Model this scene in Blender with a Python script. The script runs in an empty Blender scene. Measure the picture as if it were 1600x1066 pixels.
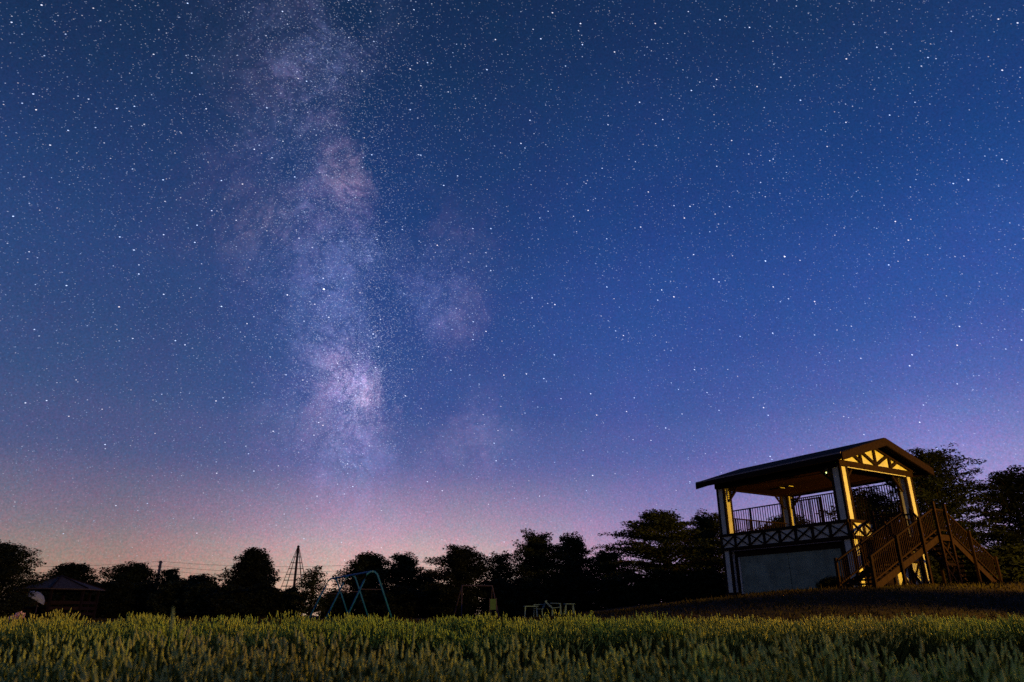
import bpy, math, random
import numpy as np
from mathutils import Vector, Matrix

R = math.radians
rng = np.random.default_rng(11)
random.seed(5)
sc = bpy.context.scene
col = sc.collection

# ------------------------------------------------------------------ camera
CZ = 0.95                       # camera height above the field
FPX, PITCH = 1090.0, R(21.5)    # focal length in photo pixels (1600 wide), upward tilt
cp, sp = math.cos(PITCH), math.sin(PITCH)
cam_d = bpy.data.cameras.new('camera')
cam = bpy.data.objects.new('camera', cam_d)
col.objects.link(cam)
cam.location = (0, 0, CZ)
cam.rotation_euler = (R(90) + PITCH, 0, 0)
cam_d.sensor_width = 36
cam_d.lens = 36 * FPX / 1600
cam_d.clip_end = 20000
cam_d.clip_start = 0.05
cam_d.dof.use_dof = True
cam_d.dof.focus_distance = 32
cam_d.dof.aperture_fstop = 2.2
sc.camera = cam

def direction(u, v):
    dx = (u - 800) / FPX; dv = -(v - 533) / FPX
    return Vector((dx, cp - dv * sp, sp + dv * cp)).normalized()

def at(u, v, Y):
    d = direction(u, v)
    return Vector((d.x / d.y * Y, Y, CZ + d.z / d.y * Y))

# ------------------------------------------------------------------ render settings
sc.view_settings.view_transform = 'Standard'
sc.view_settings.look = 'None'
sc.view_settings.exposure = 0
sc.view_settings.gamma = 1
sc.view_settings.use_curve_mapping = False
sc.render.engine = 'CYCLES'
sc.cycles.use_denoising = False
sc.cycles.max_bounces = 6
sc.cycles.sample_clamp_indirect = 4

def lin(r, g, b):
    f = lambda c: (c / 12.92 if c <= .04045 else ((c + .055) / 1.055) ** 2.4)
    return (f(r / 255), f(g / 255), f(b / 255), 1)

# ------------------------------------------------------------------ world: night sky with airglow and the Milky Way
world = bpy.data.worlds.new('World')
sc.world = world
world.use_nodes = True
nt = world.node_tree
nt.nodes.clear()
N = nt.nodes.new
L = nt.links.new
def math_node(op, a, b=None, clamp=False):
    n = N('ShaderNodeMath'); n.operation = op; n.use_clamp = clamp
    for i, v in enumerate((a, b)):
        if v is None: continue
        if hasattr(v, 'links'): L(v, n.inputs[i])
        else: n.inputs[i].default_value = v
    return n.outputs[0]
def mixc(kind, fac, a, b):
    n = N('ShaderNodeMix'); n.data_type = 'RGBA'; n.blend_type = kind
    for i, v in zip((0, 6, 7), (fac, a, b)):
        if hasattr(v, 'links'): L(v, n.inputs[i])
        else: n.inputs[i].default_value = v
    return n.outputs[2]
tc = N('ShaderNodeTexCoord')
DIR = tc.outputs['Generated']
sep = N('ShaderNodeSeparateXYZ'); L(DIR, sep.inputs[0])
def ramp(stops, fac, interp='B_SPLINE'):
    n = N('ShaderNodeValToRGB'); n.color_ramp.interpolation = interp
    el = n.color_ramp.elements
    while len(el) < len(stops): el.new(.5)
    for e, (p, c) in zip(el, stops): e.position = p; e.color = c
    L(fac, n.inputs[0])
    return n.outputs[0]
west = ramp([(0.0, lin(174, 140, 114)), (.055, lin(164, 134, 120)), (.10, lin(136, 119, 130)), (.175, lin(92, 95, 132)), (.25, lin(69, 85, 130)),
             (.34, lin(54, 76, 125)), (.47, lin(40, 65, 114)), (.67, lin(24, 46, 81)), (1, lin(19, 35, 62))], sep.outputs[2], 'CARDINAL')
east = ramp([(0.0, lin(172, 144, 176)), (.07, lin(160, 138, 178)), (.13, lin(136, 126, 177)), (.19, lin(101, 107, 170)), (.25, lin(76, 94, 162)),
             (.33, lin(57, 84, 154)), (.47, lin(40, 71, 138)), (.67, lin(26, 53, 100)), (1, lin(19, 35, 62))], sep.outputs[2], 'CARDINAL')
town = ramp([(0.0, lin(230, 188, 160)), (.05, lin(214, 178, 162)), (.10, lin(184, 158, 172)), (.175, lin(116, 114, 160)), (.25, lin(75, 91, 151)),
             (.33, lin(56, 80, 143)), (.47, lin(40, 68, 128)), (.67, lin(25, 50, 92)), (1, lin(19, 35, 62))], sep.outputs[2], 'CARDINAL')
azn = math_node('ARCTAN2', sep.outputs[0], sep.outputs[1])
def azstep(lo, hi):
    n = N('ShaderNodeMapRange'); n.interpolation_type = 'SMOOTHSTEP'
    n.inputs[1].default_value = lo; n.inputs[2].default_value = hi; L(azn, n.inputs[0]); return n.outputs[0]
rise = ramp([(0.0, lin(186, 158, 196)), (.07, lin(184, 162, 204)), (.13, lin(160, 148, 198)), (.19, lin(130, 130, 190)), (.25, lin(92, 106, 174)),
             (.33, lin(62, 88, 160)), (.47, lin(38, 73, 140)), (.67, lin(26, 53, 98)), (1, lin(19, 35, 62))], sep.outputs[2], 'CARDINAL')
base = mixc('MIX', azstep(-.10, .28), mixc('MIX', azstep(-.55, -.16), west, town), mixc('MIX', azstep(.2, .6), east, rise))
# milky way
def noise(scale, detail=5, rough=.6, dist=0.0, off=(0, 0, 0)):
    m = N('ShaderNodeMapping'); m.inputs[1].default_value = off; L(DIR, m.inputs[0])
    n = N('ShaderNodeTexNoise'); n.inputs['Scale'].default_value = scale; n.inputs['Detail'].default_value = detail
    n.inputs['Roughness'].default_value = rough; n.inputs['Distortion'].default_value = dist
    L(m.outputs[0], n.inputs['Vector'])
    return n.outputs['Fac']
def smooth(val, lo, hi):
    n = N('ShaderNodeMapRange'); n.interpolation_type = 'SMOOTHSTEP'
    n.inputs[1].default_value = lo; n.inputs[2].default_value = hi
    L(val, n.inputs[0]); return n.outputs[0]
wob = N('ShaderNodeTexNoise'); wob.inputs['Scale'].default_value = 9; wob.inputs['Detail'].default_value = 8
wob.inputs['Roughness'].default_value = .74
L(DIR, wob.inputs['Vector'])
wv = N('ShaderNodeVectorMath'); wv.operation = 'MULTIPLY_ADD'
L(wob.outputs['Color'], wv.inputs[0]); wv.inputs[1].default_value = (.17,) * 3
sh = N('ShaderNodeVectorMath'); sh.operation = 'SUBTRACT'; L(DIR, sh.inputs[0]); sh.inputs[1].default_value = (.085,) * 3
L(sh.outputs[0], wv.inputs[2])
WDIR = wv.outputs[0]
nb = direction(478, 60).cross(direction(575, 700)).normalized()
dp = N('ShaderNodeVectorMath'); dp.operation = 'DOT_PRODUCT'; L(WDIR, dp.inputs[0]); dp.inputs[1].default_value = nb
band = math_node('SUBTRACT', 1, smooth(math_node('ABSOLUTE', dp.outputs['Value']), .0, .17))
band = math_node('MULTIPLY', band, .30)
tot = band
for (u, v, rad, amp) in [(512, 105, .075, .55), (480, 170, .12, .28), (533, 285, .08, .40), (505, 330, .11, .3), (577, 396, .035, .55),
                         (520, 470, .09, .35), (545, 570, .09, .85), (562, 608, .055, 1.6), (520, 640, .13, .45), (684, 495, .085, .62),
                         (700, 400, .12, .22), (735, 680, .11, .42), (545, 720, .10, .35), (425, 400, .20, .15)]:
    d = N('ShaderNodeVectorMath'); d.operation = 'DISTANCE'; L(WDIR, d.inputs[0]); d.inputs[1].default_value = direction(u, v)
    b = math_node('SUBTRACT', 1, smooth(d.outputs['Value'], 0, rad))
    tot = math_node('ADD', tot, math_node('MULTIPLY', b, amp))
for (u, v, rad, amp) in [(600, 180, .10, .6), (470, 255, .06, .4), (620, 560, .08, .9), (640, 640, .09, .7), (590, 470, .05, .5), (612, 330, .07, .5), (600, 255, .06, .5), (460, 60, .05, .3), (545, 20, .06, .3)]:
    d = N('ShaderNodeVectorMath'); d.operation = 'DISTANCE'; L(WDIR, d.inputs[0]); d.inputs[1].default_value = direction(u, v)
    b = math_node('SUBTRACT', 1, smooth(d.outputs['Value'], 0, rad))
    tot = math_node('SUBTRACT', tot, math_node('MULTIPLY', b, amp))
tex = math_node('MULTIPLY', math_node('ADD', math_node('MULTIPLY', noise(14, 9, .72, .6), 3.6), -1.05), math_node('ADD', math_node('MULTIPLY', noise(48, 6, .75, .2, (2, 9, 4)), 2.6), -.3))
mw = math_node('MULTIPLY', math_node('MAXIMUM', tot, 0.0), math_node('MAXIMUM', tex, 0.0))
lane = smooth(math_node('ABSOLUTE', math_node('SUBTRACT', noise(8, 8, .7, 1.2, (6, 3, 7)), .5)), .0, .055)
mw = math_node('MULTIPLY', mw, math_node('ADD', math_node('MULTIPLY', lane, .6), .4))
fade = smooth(sep.outputs[2], .04, .2)
mw = math_node('MULTIPLY', math_node('MULTIPLY', mw, fade), .72)
pink = ramp([(0, lin(92, 98, 138)), (.5, lin(112, 102, 136)), (1, lin(138, 112, 126))], smooth(noise(5, 3, .5, 0, (3, 1, 2)), .35, .68), 'LINEAR')
glow = mixc('MULTIPLY', 1.0, pink, (1, 1, 1, 1))
gl = N('ShaderNodeVectorMath'); gl.operation = 'SCALE'; L(glow, gl.inputs[0]); L(mw, gl.inputs['Scale'])
add = N('ShaderNodeVectorMath'); add.operation = 'ADD'; L(base, add.inputs[0]); L(gl.outputs[0], add.inputs[1])
# mottled airglow and unresolved star dust
mot = math_node('ADD', math_node('MULTIPLY', noise(3.2, 4, .55, 0, (5, 2, 8)), .36), .82)
hue = ramp([(0, (.93, 1.03, 1.0, 1)), (1, (1.07, .97, 1.01, 1))], smooth(noise(15, 5, .7, .5, (9, 4, 1)), .3, .7), 'LINEAR')
dust = ramp([(0, (.80, 1.0, 1.1, 1)), (.5, (1, 1, 1, 1)), (1, (1.2, .96, 1.04, 1))], smooth(noise(330, 2, .9, 0, (4, 3, 6)), .25, .75), 'LINEAR')
tintv = N('ShaderNodeVectorMath'); tintv.operation = 'MULTIPLY'; L(hue, tintv.inputs[0]); L(dust, tintv.inputs[1])
addt = N('ShaderNodeVectorMath'); addt.operation = 'MULTIPLY'; L(add.outputs[0], addt.inputs[0]); L(tintv.outputs[0], addt.inputs[1])
add = addt
fine = math_node('ADD', math_node('MULTIPLY', noise(400, 2, .9, 0, (1, 7, 3)), .8), .6)
sc1 = N('ShaderNodeVectorMath'); sc1.operation = 'SCALE'; L(add.outputs[0], sc1.inputs[0]); L(math_node('MULTIPLY', mot, fine), sc1.inputs['Scale'])
bg = N('ShaderNodeBackground'); L(sc1.outputs[0], bg.inputs[0]); bg.inputs[1].default_value = 1.0
wo = N('ShaderNodeOutputWorld'); L(bg.outputs[0], wo.inputs[0])
world.cycles.sampling_method = 'MANUAL'
world.cycles.sample_map_resolution = 256

# ------------------------------------------------------------------ materials
def material(name, color, rough=.7, var=.25, scale=8.0, metal=0.0, bump=0.0, stretch=(1, 1, 1), col2=None, rand=0.0):
    m = bpy.data.materials.new(name); m.use_nodes = True
    t = m.node_tree; b = t.nodes['Principled BSDF']
    b.inputs['Roughness'].default_value = rough
    b.inputs['Metallic'].default_value = metal
    b.inputs['Specular IOR Level'].default_value = .12
    tcn = t.nodes.new('ShaderNodeTexCoord'); mp = t.nodes.new('ShaderNodeMapping'); mp.inputs['Scale'].default_value = stretch
    t.links.new(tcn.outputs['Object'], mp.inputs[0])
    n = t.nodes.new('ShaderNodeTexNoise'); n.inputs['Scale'].default_value = scale; n.inputs['Detail'].default_value = 6
    n.inputs['Roughness'].default_value = .65
    t.links.new(mp.outputs[0], n.inputs['Vector'])
    r = t.nodes.new('ShaderNodeValToRGB')
    c2 = col2 or tuple(c * (1 - var) for c in color)
    r.color_ramp.elements[0].position = .32; r.color_ramp.elements[0].color = (*c2, 1)
    r.color_ramp.elements[1].position = .68; r.color_ramp.elements[1].color = (*[min(1, c * (1 + var * .6)) for c in color], 1)
    t.links.new(n.outputs['Fac'], r.inputs[0])
    out = r.outputs[0]
    if rand:
        oi = t.nodes.new('ShaderNodeObjectInfo'); hs = t.nodes.new('ShaderNodeHueSaturation')
        mr = t.nodes.new('ShaderNodeMapRange'); mr.inputs[3].default_value = 1 - rand; mr.inputs[4].default_value = 1 + rand
        t.links.new(oi.outputs['Random'], mr.inputs[0]); t.links.new(mr.outputs[0], hs.inputs['Value'])
        t.links.new(out, hs.inputs['Color']); out = hs.outputs[0]
    t.links.new(out, b.inputs['Base Color'])
    if bump:
        bn = t.nodes.new('ShaderNodeBump'); bn.inputs['Strength'].default_value = bump; bn.inputs['Distance'].default_value = .02
        t.links.new(n.outputs['Fac'], bn.inputs['Height']); t.links.new(bn.outputs[0], b.inputs['Normal'])
    return m

def emitter(name, color, strength):
    m = bpy.data.materials.new(name); m.use_nodes = True
    b = m.node_tree.nodes['Principled BSDF']
    b.inputs['Base Color'].default_value = (*color, 1)
    b.inputs['Emission Color'].default_value = (*color, 1)
    b.inputs['Emission Strength'].default_value = strength
    return m

M = dict(
    plaster=material('white_plaster', (.44, .50, .45), .95, .2, 3.5),
    wall=material('wall_panel', (.165, .235, .185), .95, .35, 1.8),
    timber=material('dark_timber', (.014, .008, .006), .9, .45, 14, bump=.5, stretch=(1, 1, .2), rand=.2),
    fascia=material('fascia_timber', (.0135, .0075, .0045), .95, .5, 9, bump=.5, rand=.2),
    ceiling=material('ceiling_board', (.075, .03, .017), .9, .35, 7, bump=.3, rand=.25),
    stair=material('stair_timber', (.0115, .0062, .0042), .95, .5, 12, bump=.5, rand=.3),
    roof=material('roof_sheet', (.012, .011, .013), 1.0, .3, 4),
    gutter=material('gutter_metal', (.16, .16, .19), .6, .15, 4),
    black=material('black_metal', (.03, .03, .033), .5, .3, 20),
    ground=material('lawn_ground', (.016, .015, .007), .98, .5, 1.4, bump=.5, col2=(.009, .007, .004)),
    grass=material('grass_blade', (.022, .024, .008), .98, .4, .5, col2=(.016, .011, .005)),
    leaf=material('leaf_green', (.022, .034, .012), .85, .5, 2.2, rand=.3),
    leaf2=material('leaf_dark', (.017, .027, .012), .85, .5, 2.2, rand=.3),
    bark=material('bark', (.05, .036, .026), .9, .4, 6, bump=.6),
    lav_leaf=material('lavender_leaf', (.045, .065, .016), .95, .5, 3.0, col2=(.02, .032, .008)),
    lav_green=material('lavender_bud', (.29, .50, .10), .9, .3, .6, col2=(.31, .31, .13)),
    lav_stem=material('lavender_stem', (.09, .13, .028), .95, .4, .7, col2=(.05, .085, .018)),
    lav_spike=material('lavender_spike', (.40, .42, .085), .9, .3, .4, col2=(.17, .38, .06)),
    blue=material('blue_paint', (.015, .14, .30), .5, .25, 4),
    rope=material('rope', (.05, .045, .04), .9, .3, 30),
    grey=material('grey_tube', (.045, .04, .065), .6, .3, 6),
    white=material('white_plastic', (.11, .23, .25), .5, .12, 5),
    green=material('green_board', (.05, .12, .05), .8, .2, 6),
    slate=material('gazebo_roof', (.06, .056, .06), .8, .35, 7, bump=.4, rand=.2),
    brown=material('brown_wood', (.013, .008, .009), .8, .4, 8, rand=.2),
    pole=material('concrete_pole', (.12, .11, .10), .9, .2, 6),
    canvas=material('pale_canvas', (.26, .33, .40), .8, .15, 4),
    petal=material('pale_petal', (.62, .45, .46), .8, .25, 30),
)

# ------------------------------------------------------------------ helpers
class MB:
    def __init__(s): s.v = []; s.f = []
    def add(s, vs, fs):
        o = len(s.v); s.v += [tuple(v) for v in vs]; s.f += [tuple(i + o for i in f) for f in fs]; return s
    def box(s, x0, x1, y0, y1, z0, z1):
        return s.add([(x0, y0, z0), (x1, y0, z0), (x1, y1, z0), (x0, y1, z0), (x0, y0, z1), (x1, y0, z1), (x1, y1, z1), (x0, y1, z1)],
                     [(0, 3, 2, 1), (4, 5, 6, 7), (0, 1, 5, 4), (1, 2, 6, 5), (2, 3, 7, 6), (3, 0, 4, 7)])
    def beam(s, a, b, w, h, up=(0, 0, 1)):
        a = Vector(a); b = Vector(b); d = (b - a).normalized(); u = Vector(up)
        if abs(d.dot(u)) > .98: u = Vector((0, 1, 0))
        r = d.cross(u).normalized(); u = r.cross(d)
        q = [r * (-w / 2) + u * (-h / 2), r * (w / 2) + u * (-h / 2), r * (w / 2) + u * (h / 2), r * (-w / 2) + u * (h / 2)]
        return s.add([a + k for k in q] + [b + k for k in q], [(3, 2, 1, 0), (4, 5, 6, 7), (0, 1, 5, 4), (1, 2, 6, 5), (2, 3, 7, 6), (3, 0, 4, 7)])
    def tube(s, pts, rad, n=8):
        pts = [Vector(p) for p in pts]; rings = []
        rad = rad if hasattr(rad, '__len__') else [rad] * len(pts)
        ref = Vector((.31, .17, .93)).normalized()
        for i, p in enumerate(pts):
            d = (pts[min(i + 1, len(pts) - 1)] - pts[max(i - 1, 0)]).normalized()
            r = d.cross(ref)
            if r.length < .1: r = d.cross(Vector((1, 0, 0)))
            r.normalize(); u = d.cross(r)
            rings.append([p + (r * math.cos(2 * math.pi * k / n) + u * math.sin(2 * math.pi * k / n)) * rad[i] for k in range(n)])
        vs = [v for rg in rings for v in rg]; fs = []
        for i in range(len(pts) - 1):
            for k in range(n):
                fs.append((i * n + k, i * n + (k + 1) % n, (i + 1) * n + (k + 1) % n, (i + 1) * n + k))
        fs.append(tuple(range(n - 1, -1, -1))); fs.append(tuple((len(pts) - 1) * n + k for k in range(n)))
        return s.add(vs, fs)
    def prism(s, poly, d):           # polygon extruded by vector d
        n = len(poly); d = Vector(d)
        vs = [Vector(p) for p in poly] + [Vector(p) + d for p in poly]
        return s.add(vs, [tuple(range(n - 1, -1, -1)), tuple(range(n, 2 * n))] + [(i, (i + 1) % n, (i + 1) % n + n, i + n) for i in range(n)])
    def build(s, name, mat, parent=None, smooth_=False):
        me = bpy.data.meshes.new(name); me.from_pydata(s.v, [], s.f); me.materials.append(mat)
        if smooth_:
            for p in me.polygons: p.use_smooth = True
        o = bpy.data.objects.new(name, me); col.objects.link(o); o.parent = parent
        return o

def raw(name, verts, faces, mat, parent=None, k=4):
    me = bpy.data.meshes.new(name)
    nv, nf = len(verts), len(faces)
    me.vertices.add(nv); me.vertices.foreach_set('co', np.ascontiguousarray(verts, dtype=np.float32).ravel())
    me.loops.add(nf * k); me.loops.foreach_set('vertex_index', np.ascontiguousarray(faces, dtype=np.int32).ravel())
    me.polygons.add(nf); me.polygons.foreach_set('loop_start', np.arange(nf, dtype=np.int32) * k)
    me.update(calc_edges=True); me.validate()
    if mat: me.materials.append(mat)
    o = bpy.data.objects.new(name, me); col.objects.link(o); o.parent = parent
    return o

def tag(o, label=None, cat=None, group=None, kind=None):
    if label: o['label'] = label
    if cat: o['category'] = cat
    if group: o['group'] = group
    if kind: o['kind'] = kind
    return o
def empty(name, loc, rz=0):
    o = bpy.data.objects.new(name, None); col.objects.link(o); o.location = loc; o.rotation_euler = (0, 0, rz); o.empty_display_size = .2
    return o
def sm(t): t = np.clip(t, 0, 1); return t * t * (3 - 2 * t)
def hgt(x, y):                        # terrain, world z
    x = np.asarray(x, float); y = np.asarray(y, float)
    z = -0.95 + .33 * sm((y - 2) / 12) + .47 * sm((y - 14) / 14)
    m = sm((x + 1) / 14) * sm((y - 15) / 10)
    z = z + (1.1 + .03 * np.clip(x - 13, 0, 12)) * m
    z = z + .02 * np.sin(x * 1.7 + y * .6) * sm((y - 10) / 10) * (np.abs(x) < 80)
    return z + CZ
H = lambda x, y: float(hgt(x, y))

# ------------------------------------------------------------------ stars
def make_stars():
    pole = np.array([.27, -.755, .595]); pole /= np.linalg.norm(pole)
    D, B, S = [], [], []
    n = 150000
    z = rng.uniform(.015, 1, n); a = rng.uniform(0, 2 * math.pi, n); r = np.sqrt(1 - z * z)
    d = np.stack([r * np.cos(a), r * np.sin(a), z], 1)
    mag = rng.pareto(1.55, n) * .04 + .015
    keep = rng.uniform(0, 1, n) < (.55 + .45 * sm(z / .5))
    D.append(d[keep]); B.append(np.minimum(mag[keep], 1.1))
    nbv = np.array(nb); q = 26000                       # richer along the milky way
    t = rng.uniform(0, 2 * math.pi, q); e1 = np.cross(nbv, [0, 0, 1.]); e1 /= np.linalg.norm(e1); e2 = np.cross(nbv, e1)
    d = np.cos(t)[:, None] * e1 + np.sin(t)[:, None] * e2 + nbv * rng.normal(0, .13, q)[:, None]
    d /= np.linalg.norm(d, axis=1)[:, None]; k = d[:, 2] > .02
    D.append(d[k]); B.append(np.minimum(rng.pareto(1.6, k.sum()) * .04 + .03, 1.0))
    for (u, v, m, s, b) in [(583, 521, 26, .0065, .35), (543, 725, 34, .008, .3), (613, 700, 12, .005, .25), (577, 396, 40, .012, .2), (590, 495, 40, .02, .2), (560, 610, 90, .035, .14)]:
        c = np.array(direction(u, v)); d = c + rng.normal(0, s, (m, 3)); d /= np.linalg.norm(d, axis=1)[:, None]
        D.append(d); B.append(rng.uniform(.3, 1.2, m) * b)
    for (u, v, m, s, b) in [(505, 95, 1500, .055, .06), (515, 180, 1100, .075, .05), (525, 290, 1500, .05, .06), (500, 380, 1000, .06, .05), (572, 400, 900, .04, .06), (520, 490, 1200, .05, .06),
                            (548, 575, 2600, .042, .07), (560, 610, 1500, .026, .08), (530, 660, 1300, .05, .06), (685, 480, 1300, .05, .05), (590, 500, 350, .035, .06), (300, 300, 2500, .22, .05)]:
        c = np.array(direction(u, v)); d = c + rng.normal(0, s, (m, 3)); d /= np.linalg.norm(d, axis=1)[:, None]
        D.append(d); B.append(rng.gamma(1.4, b * .72, m))
    for (u, v, b) in [(506, 452, 5), (449, 461, 2.2), (346, 479, 2), (386, 506, 1.4), (475, 502, 1.3), (583, 522, 2), (760, 416, 1.2), (427, 674, 1.7),
                      (473, 594, 1.2), (543, 725, 1.5), (530, 627, 1.3), (435, 728, 1.2), (538, 772, 1.3), (596, 798, 1.2), (506, 547, 1), (755, 648, 1),
                      (734, 586, 1), (926, 743, 2.4), (1053, 464, 2.2), (1196, 408, 2.3), (1226, 401, 3), (1437, 660, 1.8), (907, 37, 2), (867, 476, 1.8),
                      (668, 98, 1.6), (715, 275, 1.5), (1513, 281, 1.6), (1590, 36, 1.6), (289, 539, 1.5), (1171, 43, 1.6), (1078, 753, 1.5), (308, 352, 1.5),
                      (1115, 436, 1.4), (1250, 407, 1.2), (65, 8, 2), (52, 147, 1.8), (18, 35, 1.6), (99, 834, 1.5), (240, 85, 1.5), (1560, 30, 1.4),
                      (1120, 260, 1.3), (1013, 300, 1.5), (1140, 323, 1.3), (950, 195, 1.3), (1390, 180, 1.4), (1450, 90, 1.3), (1345, 560, 1.2), (1232, 467, 1.2)]:
        D.append(np.array([direction(u, v)])); B.append(np.array([b * .65]))
    D = np.concatenate(D); B = np.concatenate(B); n = len(D)
    ext = .35 + .65 * sm(D[:, 2] / .3); B = B * ext
    mot = np.cross(np.broadcast_to(pole, D.shape), D); mot /= np.linalg.norm(mot, axis=1)[:, None]; per = np.cross(D, mot)
    RAD = 6000.0; px = RAD / (FPX * .64)
    size = px * (.30 + .24 * np.minimum(B, 2.2) ** .5 + .16 * np.maximum(B - 2, 0) ** .6)
    c = D * RAD; ang = np.arange(6) / 6 * 2 * math.pi
    V = c[:, None, :] + size[:, None, None] * (mot[:, None, :] * (1.3 * np.cos(ang))[None, :, None] + per[:, None, :] * (.82 * np.sin(ang))[None, :, None])
    V = V + np.array([0, 0, CZ])
    o = raw('stars', V.reshape(-1, 3), np.arange(n * 6).reshape(n, 6), None, None, 6)
    tint = rng.normal(0, 1, n)
    colr = np.ones((n, 4)); colr[:, 0] = .80 + .14 * tint.clip(-1, 2); colr[:, 1] = .86 + .03 * tint.clip(-1, 1); colr[:, 2] = 1.1 - .12 * tint.clip(-1, 2)
    colr[:, :3] *= (np.minimum(.10 + 1.0 * B, 2.2))[:, None]
    at_ = o.data.color_attributes.new('starlight', 'FLOAT_COLOR', 'POINT')
    at_.data.foreach_set('color', np.repeat(colr, 6, axis=0).astype(np.float32).ravel())
    m = bpy.data.materials.new('starlight'); m.use_nodes = True; t = m.node_tree; t.nodes.clear()
    a = t.nodes.new('ShaderNodeAttribute'); a.attribute_name = 'starlight'
    e = t.nodes.new('ShaderNodeEmission'); tr = t.nodes.new('ShaderNodeBsdfTransparent'); ad = t.nodes.new('ShaderNodeAddShader')
    ou = t.nodes.new('ShaderNodeOutputMaterial')
    t.links.new(a.outputs['Color'], e.inputs[0]); t.links.new(e.outputs[0], ad.inputs[0]); t.links.new(tr.outputs[0], ad.inputs[1]); t.links.new(ad.outputs[0], ou.inputs[0])
    m.cycles.emission_sampling = 'NONE'
    o.data.materials.append(m)
    tag(o, 'countless small white stars scattered over the blue night sky', 'stars', kind='stuff')
make_stars()

# ------------------------------------------------------------------ ground
def make_ground():
    a = np.concatenate([-np.geomspace(5200, 62, 26), np.arange(-60, 60.1, .75), np.geomspace(62, 5200, 26)])
    b = np.concatenate([-np.geomspace(3000, 5, 18), np.arange(-4, 60.1, .75), np.geomspace(62, 5200, 26)])
    X, Y = np.meshgrid(a, b); V = np.stack([X, Y, hgt(X, Y)], -1).reshape(-1, 3)
    nx = len(a); i, j = np.meshgrid(np.arange(nx - 1), np.arange(len(b) - 1)); k = (j * nx + i).ravel()
    o = raw('ground', V, np.stack([k, k + 1, k + nx + 1, k + nx], 1), M['ground'])
    for p in o.data.polygons: p.use_smooth = True
    tag(o, 'dark lawn rising to a low grassy mound on the right', kind='structure')
make_ground()

# ------------------------------------------------------------------ street lamp (just right of the frame; its sodium light falls on the gable and the lavender)
LX, LY = 25.0, 15.0
lz = H(LX, LY)
lamp = tag(empty('street_lamp', (LX, LY, lz)), 'tall sodium street lamp on a grey pole beside the lawn', 'street lamp')
MB().tube([(0, 0, 0), (0, 0, .5), (0, 0, 5.2)], [.10, .07, .05], 10).build('pole', M['pole'], lamp)
MB().tube([(0, 0, 5.15), (-.25, .12, 5.42), (-.8, .4, 5.5)], [.04, .035, .03], 8).build('arm', M['pole'], lamp)
MB().prism([(-.7, .25, 5.46), (-1.25, .5, 5.46), (-1.15, .72, 5.46), (-.6, .47, 5.46)], (0, 0, .12)).build('lamp_head', M['pole'], lamp)
MB().prism([(-.76, .30, 5.40), (-1.18, .50, 5.40), (-1.10, .64, 5.40), (-.68, .45, 5.40)], (0, 0, .05)).build('lens', emitter('sodium_lens', (1, .55, .12), 30), lamp)
sp_d = bpy.data.lights.new('sodium_light', 'SPOT'); sp_d.color = (1.0, .455, .025); sp_d.energy = 38000
sp_d.spot_size = R(172); sp_d.spot_blend = .35; sp_d.shadow_soft_size = .22
sp_o = bpy.data.objects.new('sodium_light', sp_d); col.objects.link(sp_o); sp_o.parent = lamp
sp_o.location = (-.93, .47, 5.33)
aim = Vector((9, 21, 1.0 + CZ)) - (Vector((LX, LY, lz)) + Vector(sp_o.location))
sp_o.rotation_euler = aim.to_track_quat('-Z', 'Y').to_euler()

# ------------------------------------------------------------------ pavilion
TH, PL, PW = .539, 6.918, 5.16
G = H(15, 31) - CZ - .06               # base, relative to camera level
pav = tag(empty('pavilion', (13.676, 29, G + CZ), TH), 'two storey open timber pavilion with white columns, crossed balcony braces and gabled roof', 'pavilion')
zz = lambda z: z - G
ZBB, ZBT, ZBM, ZE, ZR = zz(2.912), zz(3.635), zz(5.81), zz(6.215), zz(7.225)
def pbox(name, mat, *a, parent=pav): return MB().box(*a).build(name, M[mat], parent)
CW = .50
def column(x0, y0, z0, z1, inx, iny):
    c = pbox('column', 'plaster', x0 + .03, x0 + CW - .03, y0 + .03, y0 + CW - .03, z0, z1)
    for (a, b) in ((0, 0), (1, 0), (0, 1), (1, 1)):
        xx = x0 + a * (CW - .105); yy = y0 + b * (CW - .105)
        pbox('corner_post', 'timber', xx, xx + .105, yy, yy + .105, z0, z1, parent=c)
    return c
cols = [(0, 0), (PW - CW, 0), (0, PL - CW), (PW - CW, PL - CW)]
for (x, y) in cols:
    column(x, y, 0, ZBM + .02, x, y)
# intermediate dark slatted post in the middle of the back
# lower storey walls
T = .30
for (a, b) in ((CW + .28, 3.42), (3.45, PL - CW - .28)):
    pbox('wall_panel', 'wall', T, T + .12, a, b, -.1, ZBB - .32)
pbox('wall_batten', 'plaster', T - .03, T + .1, PL - CW - .25, PL - CW - .17, 0, ZBB - .34)
pbox('wall_frame', 'timber', T - .05, T + .1, PL - CW - .165, PL - CW, 0, ZBB - .3)
pbox('wall_frame', 'timber', T - .05, T + .1, CW, CW + .27, 0, ZBB - .3)
pbox('wall_head', 'timber', T - .04, T + .16, CW, PL - CW, ZBB - .315, ZBB - .06)
pbox('trim_strip', 'gutter', .02, .05, CW + .02, PL - CW - .02, ZBB - .075, ZBB - .045)
pbox('plinth', 'timber', -.05, CW + .3, PL - CW - .06, PL + .05, -.3, .06)
pbox('plinth', 'timber', -.05, CW + .05, -.05, CW + .05, -.3, .06)
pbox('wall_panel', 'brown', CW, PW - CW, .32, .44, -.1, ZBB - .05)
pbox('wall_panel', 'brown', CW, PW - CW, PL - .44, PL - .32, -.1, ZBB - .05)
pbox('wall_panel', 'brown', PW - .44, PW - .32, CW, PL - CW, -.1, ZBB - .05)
# deck
dk = pbox('deck', 'brown', .06, PW - .06, .06, PL - .06, ZBB - .04, ZBB + .10)
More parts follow.
